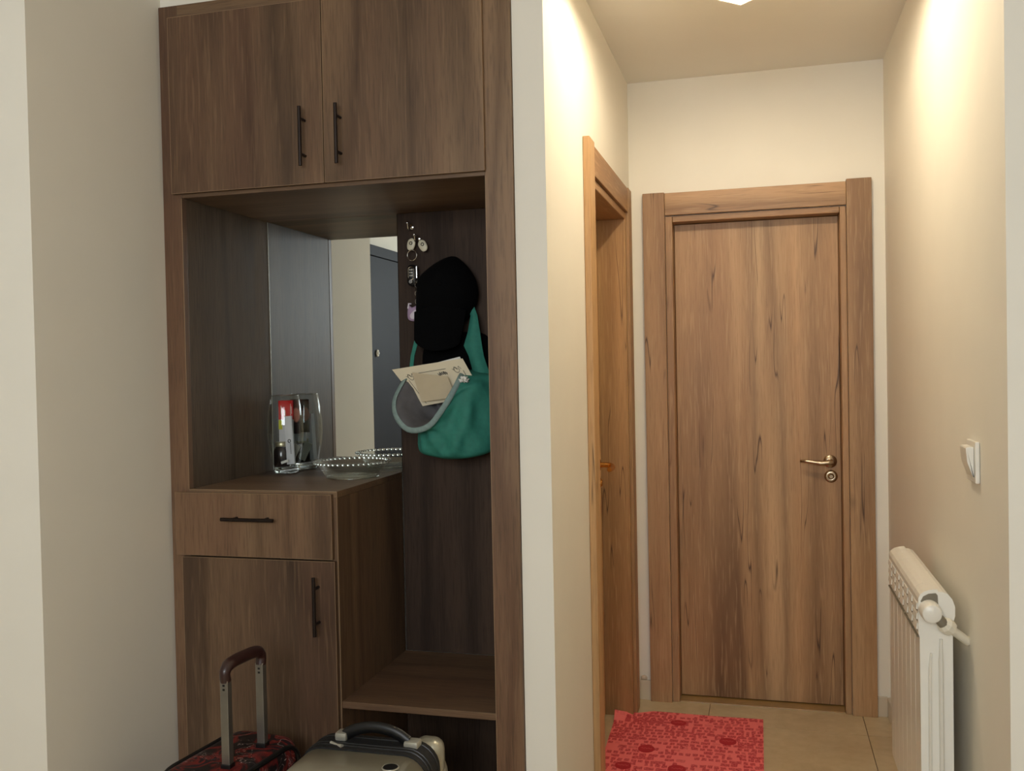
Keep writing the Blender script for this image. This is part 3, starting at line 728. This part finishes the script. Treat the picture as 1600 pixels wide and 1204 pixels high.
obj('jar_lid', lathe([(0, .0645), (.0215, .0645), (.022, .066), (.022, .077), (.0205, .079), (0, .079)], GX-.011, GY-.006, jz, 28), 'silver_lid', jr, True)
rp = thing('red_packet', 'red and white packet with yellow strip standing in the glass tumbler', 'packet', (GX-.012, GY+.012, GZ+.10))
px0, px1, py = GX-.034, GX+.016, GY+.019
obj('packet_body', box(px0, px1, py, py+.008, GZ+.095, GZ+.172, .001), 'packet_grey', rp)
obj('packet_top', box(px0, px1, py-.0004, py+.0084, GZ+.172, GZ+.234, .001), 'packet_red', rp)
obj('yellow_strip', box(px0, px0+.013, py-.0008, py, GZ+.140, GZ+.171), 'packet_yellow', rp)
bm = bmesh.new()
for k, (xx, z0, z1) in enumerate(((.010, .190, .215), (.022, .185, .200), (.025, .185, .200), (.044, .186, .222), (.047, .192, .212))):
    z = z0
    while z < z1: box(px0+xx-.0012, px0+xx+.0012, py-.0009, py-.0004, GZ+z, GZ+z+.003, bm=bm); z += .0048
obj('packet_lettering', bm, 'paper_white', rp)
wbx = thing('white_carton', 'narrow white carton with a small round emblem leaning in the glass tumbler', 'box', (GX+.015, GY-.01, GZ+.03))
b = box(-.0125, .0125, -.008, .008, 0, .155, .001); bmesh.ops.rotate(b, verts=b.verts, cent=(0, 0, 0), matrix=Matrix.Rotation(R(-3), 3, 'Y')@Matrix.Rotation(R(18), 3, 'Z')); bmesh.ops.translate(b, verts=b.verts, vec=(GX+.0225, GY-.008, GZ+.030))
obj('carton_body', b, 'packet_grey', wbx)
b = tube([(.004*math.cos(t), -.0085, .075+.005*math.sin(t)) for t in (2*math.pi*k/16 for k in range(16))], .0013, 6, closed=True)
for k in range(7): box(.0018, .0042, -.0086, -.0081, .034+k*.005, .037+k*.005, bm=b)
bmesh.ops.rotate(b, verts=b.verts, cent=(0, 0, 0), matrix=Matrix.Rotation(R(-3), 3, 'Y')@Matrix.Rotation(R(18), 3, 'Z')); bmesh.ops.translate(b, verts=b.verts, vec=(GX+.0225, GY-.008, GZ+.030))
obj('carton_print', b, 'ink', wbx)
single('photo_card', box(-.033, .033, -.0008, .0008, .125, .235), 'photo_print', 'small photo card facing the mirror inside the glass tumbler', 'photo', (0, 0, 0))
pc = bpy.data.objects['photo_card']; pc.location = (GX+.002, GY+.0345, GZ); pc.rotation_euler = (0, 0, math.pi)
single('pill_strip', (lambda b: (bmesh.ops.rotate(b, verts=b.verts, cent=(0, 0, 0), matrix=Matrix.Rotation(R(28), 3, 'Y')), bmesh.ops.translate(b, verts=b.verts, vec=(GX+.012, GY+.026, GZ+.062)), b)[2])(box(-.014, .014, -.001, .001, -.032, .032, .0008)), 'silver_trim', 'silver blister strip behind the jar in the glass tumbler', 'pills', (GX+.012, GY+.026, GZ+.03))
single('paper_slip', (lambda b: (bmesh.ops.rotate(b, verts=b.verts, cent=(0, 0, 0), matrix=Matrix.Rotation(R(72), 3, 'Y')), bmesh.ops.translate(b, verts=b.verts, vec=(GX+.012, GY-.032, GZ+.040)), b)[2])(box(-.004, .004, -.001, .001, -.013, .013)), 'paper_white', 'tiny white slip at the bottom of the glass tumbler', 'paper', (GX+.012, GY-.032, GZ+.035))

BX, BY, BZ = -1.224, 2.655, 1.0712
# scalloped glass pie dish
bm = bmesh.new(); seg = 96
profd = [(0, .0), (.070, .0), (.080, .004), (.095, .024), (.104, .040), (.1085, .042), (.117, .046), (.1185, .050), (.115, .0515), (.105, .048), (.098, .042), (.090, .026), (.077, .0085), (.068, .006), (0, .006)]
rings = []
for i, (r, h) in enumerate(profd):
    if r == 0: rings.append([bm.verts.new((BX, BY, BZ+h))]); continue
    wv = 0.0020 if r > .106 else 0.0
    rings.append([bm.verts.new((BX+(r+wv*math.cos(44*t))*math.cos(t), BY+(r+wv*math.cos(44*t))*math.sin(t), BZ+h+(wv*0.9*math.cos(44*t) if r > .106 else 0))) for t in (2*math.pi*k/(seg*2) for k in range(seg*2))])
n2 = seg*2
for A, B in zip(rings, rings[1:]):
    for k in range(n2):
        if len(A) == 1: bm.faces.new((A[0], B[k], B[(k+1) % n2]))
        elif len(B) == 1: bm.faces.new((A[k], A[(k+1) % n2], B[0]))
        else: bm.faces.new((A[k], A[(k+1) % n2], B[(k+1) % n2], B[k]))
gd = thing('glass_dish', 'round clear glass pie dish with beaded rim on the worktop', 'dish', (BX, BY, BZ))
obj('dish_bowl', bm, 'dish_glass', gd, 'full')
bm = bmesh.new()
for k in range(46):
    t = 2*math.pi*k/46
    bmesh.ops.create_uvsphere(bm, u_segments=10, v_segments=7, radius=1.0, matrix=Matrix.Translation((BX+.1135*math.cos(t), BY+.1135*math.sin(t), BZ+.0495))@Matrix.Rotation(t, 4, 'Z')@Matrix.Diagonal((.0075, .0062, .0042, 1)))
obj('beaded_rim', bm, 'clear_glass', gd, 'full')
obj('foot_ring', tube([(BX+.078*math.cos(t), BY+.078*math.sin(t), BZ+.0032) for t in (2*math.pi*k/60 for k in range(60))], .003, 8, closed=True), 'rim_glass', gd, True)

# ------------------------------------------------------------------ suitcases
def rounded_block(cx, cy_, z0, z1, wx, wy, rad, rot=0.0, puff=0.012, nz=10):
    """upright block with rounded plan and soft top and bottom edges"""
    loops = []
    def L(inset, z):
        pts = rrect(wx-2*inset, wy-2*inset, max(.004, rad-inset), 5)
        c, s_ = math.cos(rot), math.sin(rot)
        return [Vector((cx+u*c-v_*s_, cy_+u*s_+v_*c, z)) for u, v_ in pts]
    for k in range(6):
        a = k/5*math.pi/2; loops.append(L(puff*(1-math.sin(a)), z0+puff*(1-math.cos(a))))
    for k in range(6):
        a = k/5*math.pi/2; loops.append(L(puff*(1-math.cos(a)), z1-puff*(1-math.sin(a))))
    return loft(loops, None, True, True)
rs = thing('red_suitcase', 'red patterned cabin suitcase with raised telescopic handle in front of the wardrobe door', 'suitcase', (-1.29, 2.06, 0))
rot = R(-7); rcx, rcy = -1.297, 2.055
def rl(u, v_, z):
    c, s_ = math.cos(rot), math.sin(rot); return (rcx+u*c-v_*s_, rcy+u*s_+v_*c, z)
obj('suitcase_body', rounded_block(rcx, rcy, .045, .452, .206, .33, .05, rot, .035), 'suitcase_print', rs, True)
for du in (-.098, .098):
    pts = [(u, v_) for u, v_ in rrect(.30, .385, .06, 6)]
    obj('piping', tube([rl(du, u, .249+v_) for u, v_ in pts], .007, 8, closed=True), 'black_plastic', rs, True)
for v_, u_ in ((-.0675, .048), (.0675, .048)):
    p = Vector(rl(u_, v_-.0, 0))
    bp = box(p.x-.0105, p.x+.0105, p.y-.0095, p.y+.0095, .44, .665, .0015)
    pole = obj('telescopic_pole', bp, 'aluminium', rs)
    for zz in (.652, .642):
        obj('pin_hole', box(p.x-.003, p.x+.003, p.y-.0101, p.y-.009, zz-.0025, zz+.0025), 'black_plastic', pole)
    obj('pole_collar', box(p.x-.013, p.x+.013, p.y-.012, p.y+.012, .4505, .462, .002), 'black_plastic', pole)
a, c = Vector(rl(.048, -.0675, 0)), Vector(rl(.048, .0675, 0))
g = [(a.x, a.y, .660), (a.x, a.y-.002, .682), (a.x+(c.x-a.x)*.12, a.y+(c.y-a.y)*.12, .697), (a.x+(c.x-a.x)*.5, a.y+(c.y-a.y)*.5, .700), (a.x+(c.x-a.x)*.88, a.y+(c.y-a.y)*.88, .697), (c.x, c.y+.002, .682), (c.x, c.y, .660)]
obj('grip', tube(cr(g, 36, False), [.0130]*6+[.0135]*4+[.0150]*16+[.0135]*4+[.0130]*6, 14), 'maroon_rubber', rs, True)
for u, v_ in ((-.07, -.12), (-.07, .12), (.07, -.12), (.07, .12)):
    q = rl(u, v_, 0)
    obj('wheel', lathe([(0, -.011), (.02, -.011), (.0225, -.006), (.0225, .006), (.02, .011), (0, .011)], q[0], q[1], .0228, 20, 'X'), 'black_plastic', rs, True)
    obj('wheel_fork', box(q[0]-.014, q[0]+.014, q[1]-.012, q[1]+.012, .030, .052, .003), 'black_plastic', rs)

ss = thing('silver_suitcase', 'silver hard shell suitcase with black carry handle in front of the open bay', 'suitcase', (-0.91, 2.06, 0))
scx = -.930
def shell(y0, y1, w_, h0, h1, rad, dome, front_=True):
    """half shell: rounded outline in x-z, domed towards y0"""
    pts = rrect(w_, h1-h0, rad, 7); zc_ = (h0+h1)/2; loops = []
    for k in range(9):
        a = k/8*math.pi/2; inset = dome*(1-math.sin(a)); yy = y0+(y1-y0)*0.55*(1-math.cos(a)) if True else y0
        f1 = 1-2*inset/w_; f2 = 1-2*inset/(h1-h0)
        loops.append([Vector((scx+u*f1, y0+(y1-y0)*(1-math.cos(a))*0.38, zc_+v_*f2)) for u, v_ in pts])
    loops.append([Vector((scx+u, y1, zc_+v_)) for u, v_ in pts])
    return loft(loops, None, True, True)
obj('front_shell', shell(1.875, 2.030, .325, .05, .497, .058, .034), 'silver_shell', ss, 'full')
obj('rear_shell', shell(2.205, 2.118, .325, .05, .462, .060, .030), 'silver_shell', ss, 'full')
obj('rear_bump', rounded_block(-.805, 2.150, .40, .497, .075, .062, .028, 0, .027), 'silver_shell', ss, 'full')
zb = [(scx+u, v_+.2735) for u, v_ in rrect(.328, .455, .060, 7)]
obj('zip_band', ngon_prism(zb, 'Y', 2.0305, 2.1175), 'black_nylon', ss, True)
for yy in (2.048, 2.062, 2.10):
    obj('zip_rib', tube([(x, yy, z) for x, z in [(scx+u, v_+.2735) for u, v_ in rrect(.329, .456, .060, 7)]], .0022, 6, closed=True), 'black_plastic', ss, True)
hp = [(-1.000, 2.088, .506), (-.985, 2.088, .520), (-.945, 2.088, .533), (-.905, 2.088, .535), (-.865, 2.088, .526), (-.835, 2.088, .508)]
obj('carry_handle', tube(cr(hp, 26, False), .0095, 12, flat=1.5), 'black_plastic', ss, True)
obj('handle_mount', box(-1.020, -.990, 2.072, 2.106, .500, .520, .006), 'silver_trim', ss, True)
obj('handle_mount', box(-.842, -.806, 2.072, 2.106, .494, .513, .006), 'silver_trim', ss, True)
obj('zip_pull', tube([(-1.020, 2.052, .5045), (-1.000, 2.046, .5035), (-.985, 2.040, .5025)], [.004, .0022, .0055], 8), 'silver_trim', ss, True)
bd = obj('lock_badge', lathe([(0, .004), (.016, .004), (.019, 0), (0, 0)], -.829, 1.962, .4972, 28, 'Z'), 'black_plastic', ss, True)
obj('badge_ring', tube([(-.829+.0185*math.cos(t), 1.962+.0185*math.sin(t), .4990) for t in (2*math.pi*k/28 for k in range(28))], .0018, 6, closed=True), 'silver_trim', bd, True)
obj('corner_guard', pillow([(-1.096, .44), (-1.084, .474), (-1.066, .480), (-1.066, .42), (-1.076, .37), (-1.096, .38)], 1.985, .06, 24, 6, .01), 'black_plastic', ss, True)
for x in (-1.05, -.81):
    for y in (1.99, 2.16):
        obj('wheel', lathe([(0, -.011), (.02, -.011), (.0225, -.006), (.0225, .006), (.02, .011), (0, .011)], x, y, .0228, 20, 'X'), 'black_plastic', ss, True)
        obj('wheel_fork', box(x-.014, x+.014, y-.012, y+.012, .034, .06, .003), 'black_plastic', ss)

# ------------------------------------------------------------------ doormat
mat_o = thing('doormat', 'red patterned doormat with darker ovals on the corridor floor', 'mat', (-.3, 3.3, 0))
def matP(u, v_):
    xl_ = -.560-.028*v_; xr_ = -.016-.004*v_
    x = xl_+(xr_-xl_)*u; y = 2.92+v_*(3.690-2.92+.070*min(1, u*4))
    if y > 3.69 and x < -.50: pass
    lift = max(0, (v_-.90)/.10)*max(0, (.16-u)/.16)
    y -= .02*lift
    return (x, y, .0055+.030*lift**1.3+.0008*math.sin(u*9+v_*5))
obj('mat_body', sheet(matP, 40, 40, .0045, (0, 0, 1)), 'mat_print', mat_o, True)
for k, (ox, oy, rx, ry) in enumerate(((-.338, 3.655, .030, .028), (-.146, 3.512, .031, .031), (-.430, 3.385, .029, .033), (-.307, 3.235, .031, .031), (-.492, 3.225, .028, .030), (-.10, 3.10, .030, .030))):
    bm = bmesh.new(); vs_ = [bm.verts.new((ox+rx*math.cos(t), oy+ry*math.sin(t), .0072)) for t in (2*math.pi*q/28 for q in range(28))]
    bot = [bm.verts.new((v_.co.x, v_.co.y, .0052)) for v_ in vs_]
    bm.faces.new(vs_); bm.faces.new(bot[::-1])
    for q in range(28): bm.faces.new((vs_[q], bot[q], bot[(q+1) % 28], vs_[(q+1) % 28]))
    oo = obj('oval_motif', bm, 'mat_oval', mat_o)
    bm = bmesh.new()
    pts = [Vector((ox-.019+.0035*q, oy+.0045*math.sin(q*1.8), .0078)) for q in range(12)]
    for a, c in zip(pts, pts[1:]):
        n_ = (c-a).cross(Vector((0, 0, 1))).normalized()*.0012
        bm.faces.new([bm.verts.new(x) for x in (a-n_, a+n_, c+n_, c-n_)])
    obj('oval_script', bm, 'mat_script', oo)

# ------------------------------------------------------------------ radiator
rad = thing('radiator', 'white aluminium sectional radiator on the right corridor wall', 'radiator', (.39, 2.67, .12))
Y0, NS, SW = 2.402, 7, .0775
z0r = .235
for k in range(NS):
    y0 = Y0+k*SW+.0002; y1 = y0+SW-.0004
    # side profile of a section in x-z: slim front plate, rounded hood, back ribs
    front_ = [(.352, z0r), (.352, .735), (.349, .742), (.349, .828), (.353, .838), (.362, .8455), (.374, .850), (.388, .852), (.392, .852), (.393, .846), (.404, .846), (.414, .842), (.424, .830), (.430, .812), (.430, .79), (.424, .77), (.424, z0r)]
    if k == 0:
        inner_ = [(.424, z0r+.0), ]
    sec = obj('radiator_section', ngon_prism(front_, 'Y', y0, y1, .0005), 'white_enamel', rad)
    # louvre slots on the front top: grey strips painted as slot shade under small lips
    for r_ in range(3):
        zz = .752+r_*.024
        obj('louvre', ngon_prism([(.3488, zz), (.3455, zz+.001), (.3470, zz+.014), (.3488, zz+.0165)], 'Y', y0+.010, y1-.010), 'white_enamel', sec)
        obj('louvre_slot_shade', box(.3482, .3492, y0+.012, y1-.012, zz-.004, zz-.0003), 'shade_and_valve_grey', sec)
    for zz in (.3462,):
        obj('lip', box(.3462, .3515, y0+.003, y1-.003, .7345, .7375), 'shade_and_valve_grey', sec)
# end face of the near section: grey plate painting the shaded hood hollow, fluted side
ex = Y0
obj('end_flute', tube([(.376, ex, .70), (.373, ex-.002, .66), (.372, ex-.002, .50), (.372, ex-.002, .24)], [.006, .009, .009, .009], 12, flat=.4), 'white_enamel', rad, True)
obj('end_flute', tube([(.398, ex, .735), (.397, ex-.003, .68), (.397, ex-.003, .50), (.397, ex-.003, .24)], [.008, .013, .013, .013], 12, flat=.4), 'white_enamel', rad, True)
obj('hood_hollow_shade', ngon_prism([(.354, .822), (.360, .834), (.372, .841), (.388, .843), (.392, .838), (.393, .815), (.380, .80)], 'Y', ex-.0006, ex+.002), 'shade_and_valve_grey', rad)
obj('end_boss', lathe([(0, -.046), (.017, -.046), (.021, -.043), (.023, -.034), (.024, .0), (0, .0)], .373, ex, .803, 28, 'Y'), 'white_plastic', rad, True)
obj('valve_body', tube(cr([(.373, ex-.026, .803), (.389, ex-.028, .790), (.400, ex-.026, .776)], 10, False), .012, 12), 'shade_and_valve_grey', rad, True)
vb = bmesh.new(); A_ = Vector((.397, ex-.026, .780)); D_ = (Vector((.464, ex+.030, .722))-A_); 
tube([A_, A_+D_*.10, A_+D_*.28, A_+D_*.34], [.013, .019, .019, .013], 10, vb)
obj('valve_nut', vb, 'pvc_pipe', rad)
obj('supply_pipe', tube([A_+D_*.30, A_+D_*.97], .0105, 16), 'pvc_pipe', rad, True)
# ------------------------------------------------------------------ light switch
sw = thing('light_switch', 'white rocker light switch on the right corridor wall', 'switch', (XR, 2.335, 1.165))
obj('switch_plate', box(XR-.010, XR-.0005, 2.288, 2.382, 1.118, 1.212, .003), 'white_plastic', sw)
obj('rocker', ngon_prism([(XR-.0105, 1.130), (XR-.0115, 1.130), (XR-.024, 1.165), (XR-.027, 1.1985), (XR-.0105, 1.2)], 'Y', 2.300, 2.370, .0015), 'white_plastic', sw, True)

# ------------------------------------------------------------------ ceiling lamp
lamp = thing('ceiling_lamp', 'square glowing ceiling lamp set diagonally in the corridor', 'lamp', (-.05, 2.675, ZC))
def diamond(r, inner=None): return [(-.05+r*math.cos(R(a)), 2.675+r*math.sin(R(a))) for a in (0, 90, 180, 270)]
obj('lamp_housing', ngon_prism(diamond(.225), 'Z', 2.551, ZC-.0005), 'white_plastic', lamp)
bm = bmesh.new()
def ringbox(ro, ri, z0, z1):
    O, I = diamond(ro), diamond(ri)
    for k in range(4):
        k2 = (k+1) % 4; q = [O[k], O[k2], I[k2], I[k]]
        t_ = [bm.verts.new((x, y, z1)) for x, y in q]; d_ = [bm.verts.new((x, y, z0)) for x, y in q]
        bm.faces.new(t_); bm.faces.new(d_[::-1])
        for e in range(4): bm.faces.new((t_[e], t_[(e+1) % 4], d_[(e+1) % 4], d_[e]))
ringbox(.240, .234, 2.465, ZC-.001)
obj('lamp_shade', bm, 'opal_glass', lamp)
obj('bulb', lathe([(0, -.036)]+[(.036*math.cos(R(a)), .036*math.sin(R(a))) for a in range(-75, 76, 15)]+[(0, .036)], -.05, 2.675, 2.490, 28), 'lamp_glow', lamp, True)
obj('bulb_base', lathe([(0, 0), (.02, 0), (.022, .0235), (0, .0235)], -.05, 2.675, 2.527, 24), 'white_plastic', lamp, True)
